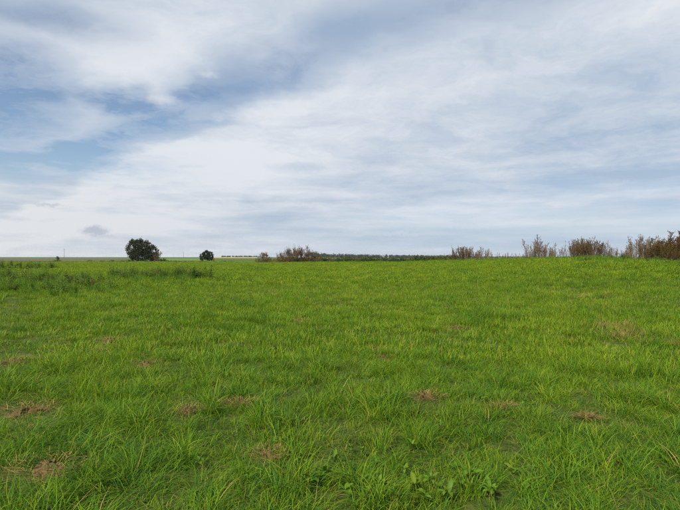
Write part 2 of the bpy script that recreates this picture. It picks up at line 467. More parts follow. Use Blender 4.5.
def build_grass():
    r = np.random.default_rng(5)
    kinds = []
    for i in range(10): kinds.append(('short', blades_mesh(56, .14, .04, .11, .0027, 1.2, .52, 3, r, .035, .40)))
    for i in range(10): kinds.append(('mid', blades_mesh(56, .11, .08, .19, .0031, 1.5, .48, 4, r, .016, .40)))
    for i in range(8): kinds.append(('long', blades_mesh(56, .07, .15, .31, .0039, 1.9, .36, 5, r, .008, .34)))
    for i in range(5): kinds.append(('laid', blades_mesh(56, .15, .16, .34, .0036, 1.6, .95, 5, r, .015, .34)))
    for i in range(10): kinds.append(('wide', blades_mesh(84, .25, .05, .17, .0060, 1.1, .48, 3, r, .03, .44)))
    for i in range(10): kinds.append(('far', blades_mesh(100, .55, .05, .15, .0140, 0.9, .55, 2, r, .025, .48)))
    for i in range(6): kinds.append(('tuft', blades_mesh(120, .16, .22, .46, .0050, 1.1, .30, 4, r, .015, .24)))
    for i in range(8): kinds.append(('comb', blades_mesh(64, .13, .11, .27, .0035, 1.4, .35, 5, r, .006, .34, .40, .9)))
    for i in range(8): kinds.append(('mat', blades_mesh(70, .20, .05, .17, .0028, .4, .2, 3, r, .16, .18, 1.15)))
    idx = {}
    for i, (k, _) in enumerate(kinds): idx.setdefault(k, []).append(i)
    V, F, T, D, G = [], [], [], [], []
    for i, (k, (v, f, tt, dd)) in enumerate(kinds):
        o = len(V); V += v; F += [tuple(a + o for a in q) for q in f]; T += tt; D += dd; G += [i] * len(v)
    # scatter points, denser near by
    P, S, RO, PK = [], [], [], []
    def scatter(r0, r1, dens, picker, amin=-52, amax=52):
        area = math.radians(amax - amin) / 2 * (r1 * r1 - r0 * r0)
        n = int(area * dens)
        rr = np.sqrt(r.uniform(r0 * r0, r1 * r1, n)); aa = np.radians(r.uniform(amin, amax, n))
        x = np.sin(aa) * rr; y = np.cos(aa) * rr
        keep = rr < edge_of(np.degrees(aa)) + 4
        for bx, by, br in BARE:
            dy = np.where(y < by, (y - by) / 1.9, y - by); d = np.hypot(x - bx, dy)
            keep &= ~((d < br) & (r.random(n) < 1.3 - .65 * d / br))
        x, y, rr = x[keep], y[keep], rr[keep]
        z = ground_z(x, y)
        lush = fbm(x * .55, y * .55, 21); tall = fbm(x * .25 + 9, y * .25, 33)
        lx = (fbm(x * .3, y * .3, 41) - .5); ly = (fbm(x * .3, y * .3, 55) - .5)
        for i in range(len(x)):
            picker(x[i], y[i], z[i], rr[i], lush[i], tall[i], lx[i], ly[i])
    def put(x, y, z, k, s, sz, lx, ly, jit=.12, yaw=None):
        if k in ('long', 'tuft', 'comb', 'laid') and y < 30:
            for bx, by, br in BARE:
                if abs(x - bx) < br * 1.3 and by - br * 2.6 < y < by + br: return
        P.append((x, y, z)); S.append((s, s, sz)); PK.append(int(r.choice(idx[k])))
        RO.append((ly * -1.0 + r.normal(0, jit), lx * 1.0 + r.normal(0, jit), r.uniform(0, 6.283) if yaw is None else yaw))
    strip = [on_ground(*p) for p in ((8, 300), (12, 330), (16, 370), (34, 400), (55, 430), (75, 470), (90, 509))]
    sy = np.array([p[1] for p in strip])[::-1]; sx = np.array([p[0] for p in strip])[::-1]
    def trodden(x, y): return sy[0] - 1 < y < sy[-1] + 2 and abs(x - np.interp(y, sy, sx) - .12 * math.sin(y * 2.1)) < .26 + .02 * y
    def near(x, y, z, rr, lush, tall, lx, ly):
        q = r.random()
        if trodden(x, y):
            if q < .30: return
            s = r.uniform(.8, 1.15); put(x, y, z, 'laid' if q < .85 else 'short', s, s * .55, lx * 1.5, ly, .2); return
        if lush < .34 and q < .15: return
        tus = float(fbm(x * 1.7 + 40, y * 1.7, 71, 2))
        if tus < .40 and q < .50: return
        if tall > .60 and q < .22:
            s = r.uniform(.7, 1.05); put(x, y, z, 'comb', s, s * r.uniform(.7, 1.0), 0, 0, .08, 9 * lx + r.normal(.4, .35)); return
        if tus > .60 and q < .5: k = 'long'
        elif lush > .60 and q < .40: k = 'long'
        elif tall < .36 and q < .5: k = 'laid'
        elif lush < .45: k = 'short' if q < .6 else 'mid'
        else: k = 'mid' if q < .7 else 'short'
        s = r.uniform(.75, 1.2)
        put(x, y, z, k, s, s * (0.70 + .75 * lush), lx, ly)
    def midf(x, y, z, rr, lush, tall, lx, ly):
        q = r.random()
        if lush < .36 and q < .12: return
        if trodden(x, y) and q < .7: return
        k = 'long' if (lush > .62 and q < .3) else ('wide' if q < .8 else 'mid')
        s = r.uniform(.8, 1.25)
        put(x, y, z, k, s, s * (0.5 + .95 * lush), lx, ly)
    def farf(x, y, z, rr, lush, tall, lx, ly):
        s = r.uniform(.8, 1.3)
        k = 'far' if r.random() < .86 else 'wide'
        put(x, y, z, k, s, s * (0.40 + 1.05 * lush), lx, ly)
    bare_keep = list(BARE); BARE[:] = [(a, b, c * .6) for a, b, c in bare_keep]
    def matf(x, y, z, rr, lush, tall, lx, ly):
        s = r.uniform(.8, 1.3); put(x, y, z, 'mat', s, s * r.uniform(.6, 1.1), 0, 0, .05)
    scatter(1.2, 9, 34, matf); scatter(9, 16, 14, matf)
    BARE[:] = bare_keep
    scatter(1.2, 8.5, 64, near)
    scatter(8.0, 16, 26, midf); scatter(8.0, 14, 10, near)
    scatter(15, 32, 17, midf)
    scatter(28, 60, 6.5, farf)
    scatter(58, 136, 3.2, farf, -48, 45)
    # rank tufts: on the bank to the right, round the weeds to the left, and here and there in the sward
    def tufts(n, f):
        for _ in range(n):
            x, y, s = f()
            z = gz(x, y)
            if y < 11: put(x, y, z, 'long', s * 1.25, s * r.uniform(.9, 1.25), 0, 0, .2)
            else: put(x, y, z, 'tuft', s, s * r.uniform(.8, 1.2), 0, 0, .08)
    def bank():
        a = r.uniform(-9, 40); e = float(edge_of(a)); q = e - abs(r.normal(0, 5.5)) + 1.5
        return math.sin(R(a)) * q, math.cos(R(a)) * q, r.uniform(.45, 1.05)
    tufts(3300, bank)
    def leftside():
        px = r.choice([r.normal(60, 34), r.normal(155, 34), r.normal(10, 22)]); d = r.normal(31, 4.5) if px < 110 else r.normal(37, 4)
        x, y = at_depth(px, max(18, d)); return x, y, r.uniform(.8, 1.4)
    tufts(700, leftside)
    def loose():
        a = r.uniform(-40, 40); q = math.sqrt(r.uniform(9, 40 ** 2)); x, y = math.sin(R(a)) * q, math.cos(R(a)) * q
        return x, y, r.uniform(.45, .85)
    tufts(260, loose)
    for px, py, n, sp in ((495, 322, 16, .4), (520, 284, 14, .9), (640, 400, 14, .22), (660, 408, 12, .2), (95, 480, 8, .18), (500, 318, 8, .5), (250, 322, 8, .4),
                          (480, 283, 10, .9), (170, 460, 6, .15), (560, 300, 8, .6), (585, 266, 14, .7), (600, 267, 8, .7)):
        cx, cy = on_ground(px, py)
        tufts(n, lambda: (cx + r.normal(0, sp), cy + r.normal(0, sp * .6), r.uniform(.6, .95)))
    for px, py, n, sp, yw in ((95, 425, 34, .26, .2), (75, 455, 34, .24, .5), (120, 410, 22, .24, .1), (60, 480, 20, .2, 1.0), (135, 470, 16, .2, 2.5), (655, 405, 26, .26, 2.2), (600, 470, 20, .22, .7),
                              (250, 400, 14, .2, .6), (400, 380, 16, .25, 2.6), (470, 395, 16, .25, .3), (230, 495, 14, .2, 2.2), (550, 500, 16, .2, 1.2), (30, 380, 18, .35, .3), (640, 450, 18, .22, 2.8)):
        cx, cy = on_ground(px, py)
        for _ in range(int(n * .6)):
            x, y = cx + r.normal(0, sp), cy + r.normal(0, sp); s = r.uniform(.7, 1.2)
            put(x, y, gz(x, y), 'comb', s, s * r.uniform(.75, 1.05), 0, 0, .08, yw + r.normal(0, .6))
    n0, npt = len(V), len(P)
    me = bpy.data.meshes.new('meadow_grass')
    me.from_pydata(V + P, [], F)
    me.materials.append(GRASS)
    def at(name, typ, vals, key='value'):
        a = me.attributes.new(name, typ, 'POINT'); a.data.foreach_set(key, np.asarray(vals).ravel())
    at('tint', 'FLOAT', np.array(T + [0] * npt, np.float32)); at('dry', 'FLOAT', np.array(D + [0] * npt, np.float32))
    at('kind_id', 'INT', np.array(G + [-1] * npt, np.int32)); at('pick', 'INT', np.array([0] * n0 + PK, np.int32))
    at('rot', 'FLOAT_VECTOR', np.array([(0, 0, 0)] * n0 + RO, np.float32), 'vector')
    at('scl', 'FLOAT_VECTOR', np.array([(1, 1, 1)] * n0 + S, np.float32), 'vector')
    o = tag(link('meadow_grass', me), 'rough green meadow grass covering the field', 'grass', kind='stuff')
    ng = bpy.data.node_groups.new('scatter_grass', 'GeometryNodeTree')
    ng.interface.new_socket('Geometry', in_out='INPUT', socket_type='NodeSocketGeometry')
    ng.interface.new_socket('Geometry', in_out='OUTPUT', socket_type='NodeSocketGeometry')
    N, L = ng.nodes, ng.links
    gi = N.new('NodeGroupInput'); go = N.new('NodeGroupOutput')
    def named(name, typ):
        n = N.new('GeometryNodeInputNamedAttribute'); n.data_type = typ; n.inputs[0].default_value = name; return n.outputs[0]
    kid = named('kind_id', 'INT')
    cmp_ = N.new('FunctionNodeCompare'); cmp_.data_type = 'INT'; cmp_.operation = 'LESS_THAN'
    ins = [s for s in cmp_.inputs if s.enabled]
    L.new(kid, ins[0]); ins[1].default_value = 0
    sep = N.new('GeometryNodeSeparateGeometry'); sep.domain = 'POINT'
    L.new(gi.outputs[0], sep.inputs[0]); L.new(cmp_.outputs[0], sep.inputs[1])
    spl = N.new('GeometryNodeSplitToInstances'); spl.domain = 'POINT'
    L.new(sep.outputs[1], spl.inputs[0]); L.new(kid, spl.inputs['Group ID'])
    iop = N.new('GeometryNodeInstanceOnPoints')
    L.new(sep.outputs[0], iop.inputs['Points']); L.new(spl.outputs[0], iop.inputs['Instance'])
    iop.inputs['Pick Instance'].default_value = True
    L.new(named('pick', 'INT'), iop.inputs['Instance Index'])
    e2r = N.new('FunctionNodeEulerToRotation'); L.new(named('rot', 'FLOAT_VECTOR'), e2r.inputs[0])
    L.new(e2r.outputs[0], iop.inputs['Rotation']); L.new(named('scl', 'FLOAT_VECTOR'), iop.inputs['Scale'])
    L.new(iop.outputs[0], go.inputs[0])
    md = o.modifiers.new('scatter', 'NODES'); md.node_group = ng
    print('GRASS', npt, 'tufts', len(F), 'faces')


build_grass()

# ------------------------------------------------------------------ plant shapes
class Geo:
    def __init__(s): s.v, s.f, s.t = [], [], []
    def tube(s, pts, radii, n=3, tint=.5):
        base = len(s.v)
        for i, (p, rad) in enumerate(zip(pts, radii)):
            d = (pts[min(i + 1, len(pts) - 1)] - pts[max(i - 1, 0)]).normalized()
            q = d.to_track_quat('Z', 'Y')
            for k in range(n):
                a = 2 * math.pi * k / n
                s.v.append(p + q @ Vector((math.cos(a) * rad, math.sin(a) * rad, 0))); s.t.append(tint)
        for i in range(len(pts) - 1):
            for k in range(n):
                s.f.append((base + i * n + k, base + i * n + (k + 1) % n, base + (i + 1) * n + (k + 1) % n, base + (i + 1) * n + k))
    def leaf(s, p, d, nrm, ln, w, tint=.5, fold=.15):
        """a pointed leaf of four triangles, folded on its midrib"""
        d = d.normalized(); sd = d.cross(nrm)
        if sd.length < 1e-4: sd = d.cross(Vector((1, .3, .2)))
        sd.normalize(); up = sd.cross(d)
        b = len(s.v)
        s.v += [p, p + d * ln * .45 + sd * w * .5 + up * fold * w, p + d * ln, p + d * ln * .45 - sd * w * .5 + up * fold * w]
        s.f += [(b, b + 1, b + 2), (b, b + 2, b + 3)]
        s.t += [tint] * 4
    def mesh(s, name, mat, smooth=False): return new_mesh(name, s.v, s.f, mat, {'tint': s.t}, smooth)


def rv(r): return Vector((r.normal(), r.normal(), r.normal()))


def dry_weed(seed, h, nst, spread, seedmat, dens=1.0, branch=7, leafy=.3, sl=.05):
    """a tall dead herb: straight stalks with rising side twigs crowded with seed"""
    r = np.random.default_rng(seed); S, H = Geo(), Geo()
    for _ in range(nst):
        a = r.uniform(0, 6.28); q = spread * math.sqrt(r.random()) * .45
        b = Vector((math.cos(a) * q, math.sin(a) * q, -.03)); hh = h * r.uniform(.6, 1.0)
        tip = b + Vector((math.cos(a) * spread * .6 * r.random(), math.sin(a) * spread * .6 * r.random(), hh)) + Vector((r.normal(0, .05), r.normal(0, .05), 0)) * h
        mid = (b + tip) / 2 + Vector((r.normal(0, .02), r.normal(0, .02), 0)) * h
        pts = [b, mid, tip]
        S.tube(pts, [.010, .008, .003])
        def on(f): return b.lerp(mid, f * 2) if f < .5 else mid.lerp(tip, f * 2 - 1)
        for k in range(int(branch * dens * r.uniform(.7, 1.3))):
            f = r.uniform(.30, .95); p = on(f); ba = r.uniform(0, 6.28)
            ln = h * .31 * (1.15 - f) * r.uniform(.6, 1.5) + .05
            d = Vector((math.cos(ba) * .55, math.sin(ba) * .55, r.uniform(.6, 1.2))).normalized()
            e = p + d * ln
            S.tube([p, e], [.005, .002])
            for j in range(int(9 * dens)):
                g = r.uniform(.25, 1.05); c = p + d * ln * g + rv(r) * .014
                H.leaf(c, d + rv(r) * .5, rv(r), sl * r.uniform(.5, 1.4), sl * .5 * r.uniform(.6, 1.3), r.random())
        for j in range(int(22 * dens)):
            f = r.uniform(.72, 1.02); H.leaf(on(min(f, 1)) + rv(r) * .012, Vector((r.normal(0, .4), r.normal(0, .4), 1)), rv(r), sl * r.uniform(.6, 1.2), sl * .5, r.random())
        for j in range(int(14 * leafy * 3)):
            f = r.uniform(.05, .7); H.leaf(on(f), Vector((r.normal(), r.normal(), r.normal(-.2, .5))), rv(r), .11 * r.uniform(.5, 1.3), .035, r.random())
    return [('stem', S.mesh('stem', STALK)), ('seed_head', H.mesh('seed_head', seedmat))]


def green_weed(seed, h, nst, spread, mat=None):
    """a leafy herb such as a nettle: several upright stems with paired leaves"""
    r = np.random.default_rng(seed); S, H = Geo(), Geo()
    for _ in range(nst):
        a = r.uniform(0, 6.28); q = spread * math.sqrt(r.random()) * .5
        b = Vector((math.cos(a) * q, math.sin(a) * q, -.03)); hh = h * r.uniform(.55, 1.0)
        tip = b + Vector((math.cos(a) * .4 * r.random() * h, math.sin(a) * .4 * r.random() * h, hh))
        S.tube([b, (b + tip) / 2, tip], [.006, .005, .002])
        n = int(hh / .055)
        for k in range(n):
            f = .12 + .88 * k / n; p = b.lerp(tip, f); an = k * 1.57 + r.normal(0, .3)
            for sg in (0, math.pi):
                d = Vector((math.cos(an + sg), math.sin(an + sg), r.uniform(-.3, .45)))
                H.leaf(p, d, Vector((0, 0, 1)), .16 * (1.15 - .7 * f) * r.uniform(.7, 1.3), .068 * (1.2 - .6 * f), min(1, max(0, r.normal(.45, .22) + .2 * f)))
    return [('stem', S.mesh('stem', GSTEM)), ('foliage', H.mesh('foliage', mat or WEED))]


def twig_tree(S, tips, p, d, ln, rad, lev, r, up=.25, split=3, curl=.25):
    """recursive limbs; collects the twig ends"""
    e = p + d * ln
    m = (p + e) / 2 + rv(r) * ln * .06
    S.tube([p, m, e], [rad, rad * .8, rad * .6], 5 if lev > 2 else 3)
    if lev == 0:
        tips.append((e, d)); return
    for k in range(split):
        nd = (d + rv(r) * curl * 1.6 + Vector((0, 0, up))).normalized()
        twig_tree(S, tips, m.lerp(e, r.uniform(.3, 1.0)), nd, ln * r.uniform(.6, .82), rad * .6, lev - 1, r, up, split, curl)


def bare_shrub(seed, h, nst, mat, leaves=2.0, spread=.5, sl=.07, split=3):
    """many thin rising twigs with a few withered leaves left on them"""
    r = np.random.default_rng(seed); S, H, tips = Geo(), Geo(), []
    for _ in range(nst):
        a = r.uniform(0, 6.28); b = Vector((math.cos(a), math.sin(a), 0)) * r.uniform(0, .25) * spread
        d = Vector((math.cos(a) * spread * r.random(), math.sin(a) * spread * r.random(), 1)).normalized()
        twig_tree(S, tips, b, d, h * .36 * r.uniform(.6, 1.15), .013 * h / 2, 3, r, .6, split, .22)
    for _ in range(nst * 3):
        a = r.uniform(0, 6.28); b = Vector((math.cos(a), math.sin(a), 0)) * r.uniform(0, .45) * spread
        d = Vector((math.cos(a) * spread * 1.4 * r.random(), math.sin(a) * spread * 1.4 * r.random(), 1)).normalized()
        twig_tree(S, tips, b, d, h * .17 * r.uniform(.5, 1.3), .007 * h / 2, 2, r, .3, split, .35)
    for e, d in tips:
        for j in range(int(leaves * r.uniform(.3, 1.7) + .5)):
            H.leaf(e - d * h * .15 * r.random() + rv(r) * .03, d + rv(r) * .7, rv(r), sl * r.uniform(.6, 1.4), sl * .55, r.random())
    return [('branch', S.mesh('branch', STALK)), ('foliage', H.mesh('foliage', mat))]


def leafy_bush(seed, h, w, mat, n=900, sl=.09):
    """low rounded bush: stems from the root, leaves crowded at uneven shoots"""
    r = np.random.default_rng(seed); S, H = Geo(), Geo()
    shoots = []
    for k in range(26):
        a = r.uniform(0, 6.28); q = w * .5 * math.sqrt(r.random()) ; hh = h * (1 - .55 * (q / (w * .5)) ** 2) * r.uniform(.6, 1.05)
        e = Vector((math.cos(a) * q, math.sin(a) * q, hh)); shoots.append(e)
        S.tube([Vector((e.x * .15, e.y * .15, -.03)), Vector((e.x * .7, e.y * .7, hh * .5)), e], [.02 * h, .014 * h, .004 * h])
    for j in range(n):
        e = shoots[int(r.integers(len(shoots)))]; g = r.uniform(.25, 1.05)
        p = Vector((e.x * (.3 + .7 * g), e.y * (.3 + .7 * g), e.z * g)) + rv(r) * h * .07
        p.z = max(p.z, .02)
        H.leaf(p, rv(r) + Vector((0, 0, .4)), rv(r), sl * r.uniform(.6, 1.4), sl * .6, r.random())
    return [('stem', S.mesh('stem', BARK)), ('foliage', H.mesh('foliage', mat))]


def crown_tree(seed, h, trunk_h, lobes, mat, nleaf=9000, sl=.32, shrinkside=None):
    """tapered trunk with limbs into each lobe; the lobes are filled with leaf clusters, gaps between"""
    r = np.random.default_rng(seed); S, H = Geo(), Geo()
    S.tube([Vector((0, 0, -.2)), Vector((.06 * h * .2, 0, trunk_h * .5)), Vector((0, .03 * h * .2, trunk_h)), Vector((0, 0, h * .7))], [.032 * h, .026 * h, .02 * h, .006 * h], 8)
    tot = sum(l[3] * l[4] * l[5] for l in lobes)
    for (cx, cy, cz, rx, ry, rz) in lobes:
        c = Vector((cx, cy, cz))
        st = Vector((0, 0, min(cz * .6, h * .5) if trunk_h < cz else cz * .4))
        S.tube([st, st.lerp(c, .5) + rv(r) * .15, c], [.014 * h, .009 * h, .003 * h], 5)
        sub = []
        for k in range(max(10, int(60 * rx * ry * rz / tot * len(lobes)))):
            d = rv(r).normalized(); q = r.uniform(.55, 1.0) ** .6
            sub.append((c + Vector((d.x * rx, d.y * ry, d.z * rz)) * q, r.uniform(.14, .30) * min(rx, rz)))
        for j in range(int(nleaf * rx * ry * rz / tot)):
            sc, sr = sub[int(r.integers(len(sub)))]
            p = sc + rv(r) * sr * .55
            if p.z < .15: continue
            out = (p - c).normalized()
            H.leaf(p, out + rv(r) * .8, rv(r), sl * r.uniform(.6, 1.3), sl * .7, min(1, max(0, r.normal(.4, .22))))
    return [('trunk', S.mesh('trunk', BARK)), ('crown', H.mesh('crown', mat))]


# ------------------------------------------------------------------ far wood
def far_wood(name, label, px0, px1, d0, d1, hmin, hmax, n, seed):
    r = np.random.default_rng(seed); H = Geo()
    for i in range(n):
        px = r.uniform(px0, px1); d = r.uniform(d0, d1); x, y = at_depth(px, d); z = gz(x, y)
        f = (px - px0) / (px1 - px0)
        h = (hmin + (hmax - hmin) * (1 - f) ** 2) * r.uniform(.75, 1.08); w = h * r.uniform(.35, .6)
        for k in range(70):
            dd = rv(r).normalized(); q = r.random() ** .33
            p = Vector((x + dd.x * w * q, y + dd.y * w * q, z + h * .52 + dd.z * h * .5 * q))
            H.leaf(p, rv(r), rv(r), h * .22 * r.uniform(.6, 1.3), h * .16, r.random())
    return tag(link(name, H.mesh(name, WOOD_LEAF)), label, 'woodland', kind='stuff')


far_wood('distant_woodland', 'dark far-off wood along the horizon behind the brown twiggy shrubs', 312, 456, 980, 1150, 6.6, 9.8, 330, 3)
far_wood('distant_tree_belt', 'thin grey-green tree belt beyond the yellow field', 222, 262, 1500, 1600, 5.5, 5.5, 70, 4)
far_wood('far_right_woodland', 'sliver of dark wood showing behind the dead stalks on the bank', 456, 545, 1150, 1250, 5.0, 6.0, 140, 6)

# ------------------------------------------------------------------ trees on the left
x, y = at_depth(142, 225)
s = 225 / FPX
big = crown_tree(8, 9.8, 2.2, [(-3.6, 0, 5.4, 2.8, 3.2, 4.3), (-.9, .5, 6.6, 3.0, 3.4, 3.5), (2.0, -.3, 5.4, 3.0, 3.2, 3.5), (4.6, 0, 3.9, 2.4, 2.8, 3.3), (0, -.6, 3.0, 4.6, 3.2, 2.7), (-4.9, .2, 2.5, 1.7, 2, 2.2), (5.6, 0, 2.0, 1.6, 2, 1.9)], TREE_LEAF, 17000, .46)
plant('round_tree', big, (x, y, gz(x, y)), 0, 1, 'big dark round-crowned tree standing beyond the weeds', 'tree')
x, y = at_depth(157.5, 219)
plant('bare_shrub', bare_shrub(81, 5.2, 14, DRY, 2.0, .9, .16), (x, y, gz(x, y)), .4, 1, 'thin grey leafless shrub beside the big dark round tree', 'shrub')
x, y = at_depth(163, 214)
plant('low_bush', leafy_bush(82, 1.9, 3.6, SHRUB_LEAF, 1500, .2), (x, y, gz(x, y)), .4, 1, 'low green bush past the leafless shrub of the big tree', 'bush')
x, y = at_depth(207, 235)
sm = crown_tree(9, 5.1, 1.2, [(-.3, 0, 3.2, 1.7, 1.7, 1.9), (-1.8, 0, 2.3, 1.4, 1.4, 1.7), (1.3, 0, 2.6, 1.5, 1.5, 2.0)], TREE_LEAF, 5200, .36)
plant('small_tree', sm, (x, y, gz(x, y)), 0, 1, 'small dark round tree standing alone by the yellow field', 'tree')
x, y = at_depth(214, 232)
plant('bare_shrub', bare_shrub(83, 2.4, 6, DRY, 1.5, .7, .14), (x, y, gz(x, y)), .4, .9, 'little brown shrub at the foot of the small dark tree', 'shrub')
x, y = at_depth(57.5, 300)
plant('red_leaved_tree', crown_tree(12, 2.4, .5, [(0, 0, 1.5, .7, .7, .9), (.5, 0, .8, .6, .6, .7)], RUST, 900, .22), (x, y, gz(x, y)), 0, 1, 'tiny rust-red tree at the edge of the brown ploughed field', 'tree')
x, y = at_depth(57, 133)
plant('dark_bush', leafy_bush(85, 1.0, 2.6, WEED, 1600, .16), (x, y, gz(x, y)), 0, 1, 'dark green rounded bush in front of the brown ploughed field', 'bush')


def utility_pole(px, d, h, label, sc=1.0):
    x, y = at_depth(px, d); r = .17 * sc
    e = link('utility_pole', None, None, (x, y, gz(x, y))); tag(e, label, 'utility pole', 'poles beyond the meadow')
    G = Geo(); G.tube([Vector((0, 0, -.5)), Vector((0, 0, h * .5)), Vector((0, 0, h))], [r, r * .85, r * .7], 8)
    link('shaft', G.mesh('shaft', POLE, True), e)
    G = Geo(); G.tube([Vector((-.6, -.18, h - .5)), Vector((0, -.18, h - .5)), Vector((.6, -.18, h - .5))], [.06, .06, .06], 4)
    c = link('crossarm', G.mesh('crossarm', POLE), e)
    for q in (-.5, 0, .5):
        G = Geo(); G.tube([Vector((q, -.18, h - .42)), Vector((q, -.18, h - .32)), Vector((q, -.18, h - .2))], [.04, .08, .05], 6)
        link('insulator', G.mesh('insulator', CERAMIC), c)


utility_pole(64.3, 420, 8.6, 'thin wooden utility pole standing on the brown ploughed field')
utility_pole(183.5, 620, 7.2, 'slender distant utility pole between the big tree and the small tree')
utility_pole(173.3, 760, 5.2, 'short far utility pole just past the big round tree', .8)

# ------------------------------------------------------------------ dead stalks and brown shrubs along the bank
rr = np.random.default_rng(77)
VAR = {'pale': [dry_weed(100 + i, 1.5, 5, .5, PALE, 1.0, 8, .25) for i in range(5)],
       'brown': [dry_weed(120 + i, 1.5, 8, .75, DRY, 1.15, 9, .5) for i in range(5)],
       'rust': [dry_weed(140 + i, 1.6, 13, .9, RUST, 1.3, 10, .8, .06) for i in range(4)],
       'thin': [dry_weed(160 + i, 1.6, 2, .12, PALE, .7, 5, .1) for i in range(4)]}


def stand(kind, name, px0, px1, dep, dj, n, h0, h1, label, group, cat='weed'):
    for i in range(n):
        px = px0 + (px1 - px0) * (i + .5 + rr.uniform(-.45, .45)) / n
        a_ = math.atan((px - 340) / FPX)
        d = (dep if dep else float(edge_of(math.degrees(a_))) * math.cos(a_)) + rr.uniform(-dj, dj); x, y = at_depth(px, d)
        base = {'pale': 1.5, 'brown': 1.5, 'rust': 1.6, 'thin': 1.6}[kind]
        sc = (h0 * .75 + (h1 - h0 * .75) * rr.random() ** 1.3) / base * 1.22 * (1.0 if kind == 'thin' else (.72 + .42 * math.sin(math.pi * (i + .5) / n)))
        plant(name, VAR[kind][int(rr.integers(len(VAR[kind])))], (x, y, gz(x, y) - .02), rr.uniform(0, 6.28), (sc * rr.uniform(.85, 1.1), sc * rr.uniform(.85, 1.1), sc), label, cat, group,
              (rr.normal(0, .05), rr.normal(.03, .05)))


stand('brown', 'dead_weed', 449, 477, 70, 2, 17, .8, 1.75, 'brown dead weed in the dense thicket at the low end of the bank', 'dense thicket of dead weeds')
stand('pale', 'dead_weed', 477, 492, 67, 2, 8, .9, 1.6, 'dead weed in the sparse tuft just past the dense thicket', 'sparse tuft past the dense thicket')
stand('thin', 'dead_stalk', 500, 506, 64, 1, 2, .9, 1.2, 'single thin dead stalk on the open stretch of bank', 'lone thin stalks on the bank')
stand('pale', 'seeding_stalk', 525, 558, 54, 2, 26, 1.0, 2.1, 'pale feathery seeding stalk in the grey-beige stand on the bank', 'feathery pale stalks')
stand('thin', 'tall_stalk', 543, 547, 53, .5, 2, 2.1, 2.35, 'tallest pale stalk leaning above the feathery grey-beige stand', 'feathery pale stalks')
stand('thin', 'dead_stalk', 562, 572, 50, 1, 3, 1.0, 1.9, 'upright thin stalk on the bare bank before the russet thicket', 'thin stalks before the russet thicket')
stand('brown', 'russet_weed', 572, 600, 47.5, 1.6, 20, .95, 1.95, 'russet dead weed in the rounded thicket on the bank crest', 'russet thicket on the crest')
stand('pale', 'seeding_stalk', 600, 612, 47, 1.2, 8, .9, 1.5, 'beige dead weed beside the russet thicket on the crest', 'beige weeds beside the russet thicket')
stand('thin', 'bare_stalk', 611, 619, 46, .5, 3, 1.1, 1.5, 'slim bare stalk standing in the gap between two thickets', 'bare stalks in the gap')
stand('pale', 'seeding_stalk', 622, 668, 45, 1.5, 30, .9, 1.95, 'pale seeding stalk in the stand against the big brown thicket', 'pale stand against the brown thicket')
stand('rust', 'brown_shrub', 659, 750, 40, 2.2, 32, 1.45, 2.2, 'rusty brown dense shrub in the big tall thicket on the bank', 'big brown thicket', 'shrub')
stand('brown', 'brown_shrub', 641, 666, 41, 1.2, 12, 1.1, 1.75, 'brown dead weed at the thin flank of the big brown thicket', 'flank of the big brown thicket')
stand('rust', 'brown_shrub', 660, 700, 37.5, 1, 9, .7, 1.1, 'lower rusty shrub at the front foot of the big brown thicket', 'front of the big brown thicket', 'shrub')
stand('pale', 'low_dead_weed', 440, 690, None, 2.5, 90, .45, .95, 'low straw-brown weed along the bank between the taller thickets', 'low brown weeds along the bank')
stand('thin', 'dead_stalk', 330, 445, 84, 4, 8, .8, 1.3, 'thin dead stalk rising out of the low green hedge', 'stalks in the low hedge')

# brown twiggy shrubs in the middle distance
TW = [bare_shrub(200 + i, 2.7, 7, RUST if i % 2 else DRY, 2.6, .85, .10) for i in range(4)]
for i, px in enumerate((262, 266.5)):
    x, y = at_depth(px, 98 + i)
    plant('twiggy_shrub', bare_shrub(230 + i, 2.2, 7, DRY, 3.0, .8, .10), (x, y, gz(x, y) - .05), i, 1.05 + .1 * i, 'small grey-brown twiggy shrub standing apart from the brown thicket', 'shrub', 'small shrubs apart')
for i in range(22):
    px = 278 + 42 * (i + .5 + rr.uniform(-.4, .4)) / 22; d = rr.uniform(95, 100); x, y = at_depth(px, d)
    sc = rr.uniform(.8, 1.32) * (.6 + .5 * math.sin(math.pi * (px - 277) / 44))
    plant('twiggy_shrub', TW[i % 4], (x, y, gz(x, y) - .05), rr.uniform(0, 6.28), sc, 'reddish brown half-bare shrub in the thicket at the meadow edge', 'shrub', 'reddish thicket at the meadow edge')
for i in range(12):
    px = 254 + 26 * (i + .5) / 12; x, y = at_depth(px, rr.uniform(94, 98))
    plant('twiggy_shrub', TW[i % 4], (x, y, gz(x, y) - .05), rr.uniform(0, 6.28), rr.uniform(.3, .62), 'low dark brown shrub round the foot of the small twiggy shrubs', 'shrub', 'low shrubs joining the thicket')
for i in range(9):
    px = 316 + 22 * (i + .5) / 9; x, y = at_depth(px, rr.uniform(92, 96))
    plant('twiggy_shrub', TW[i % 4], (x, y, gz(x, y) - .05), rr.uniform(0, 6.28), rr.uniform(.35, .52), 'low reddish shrub in the dwindling tail of the thicket', 'shrub', 'tail of the reddish thicket')

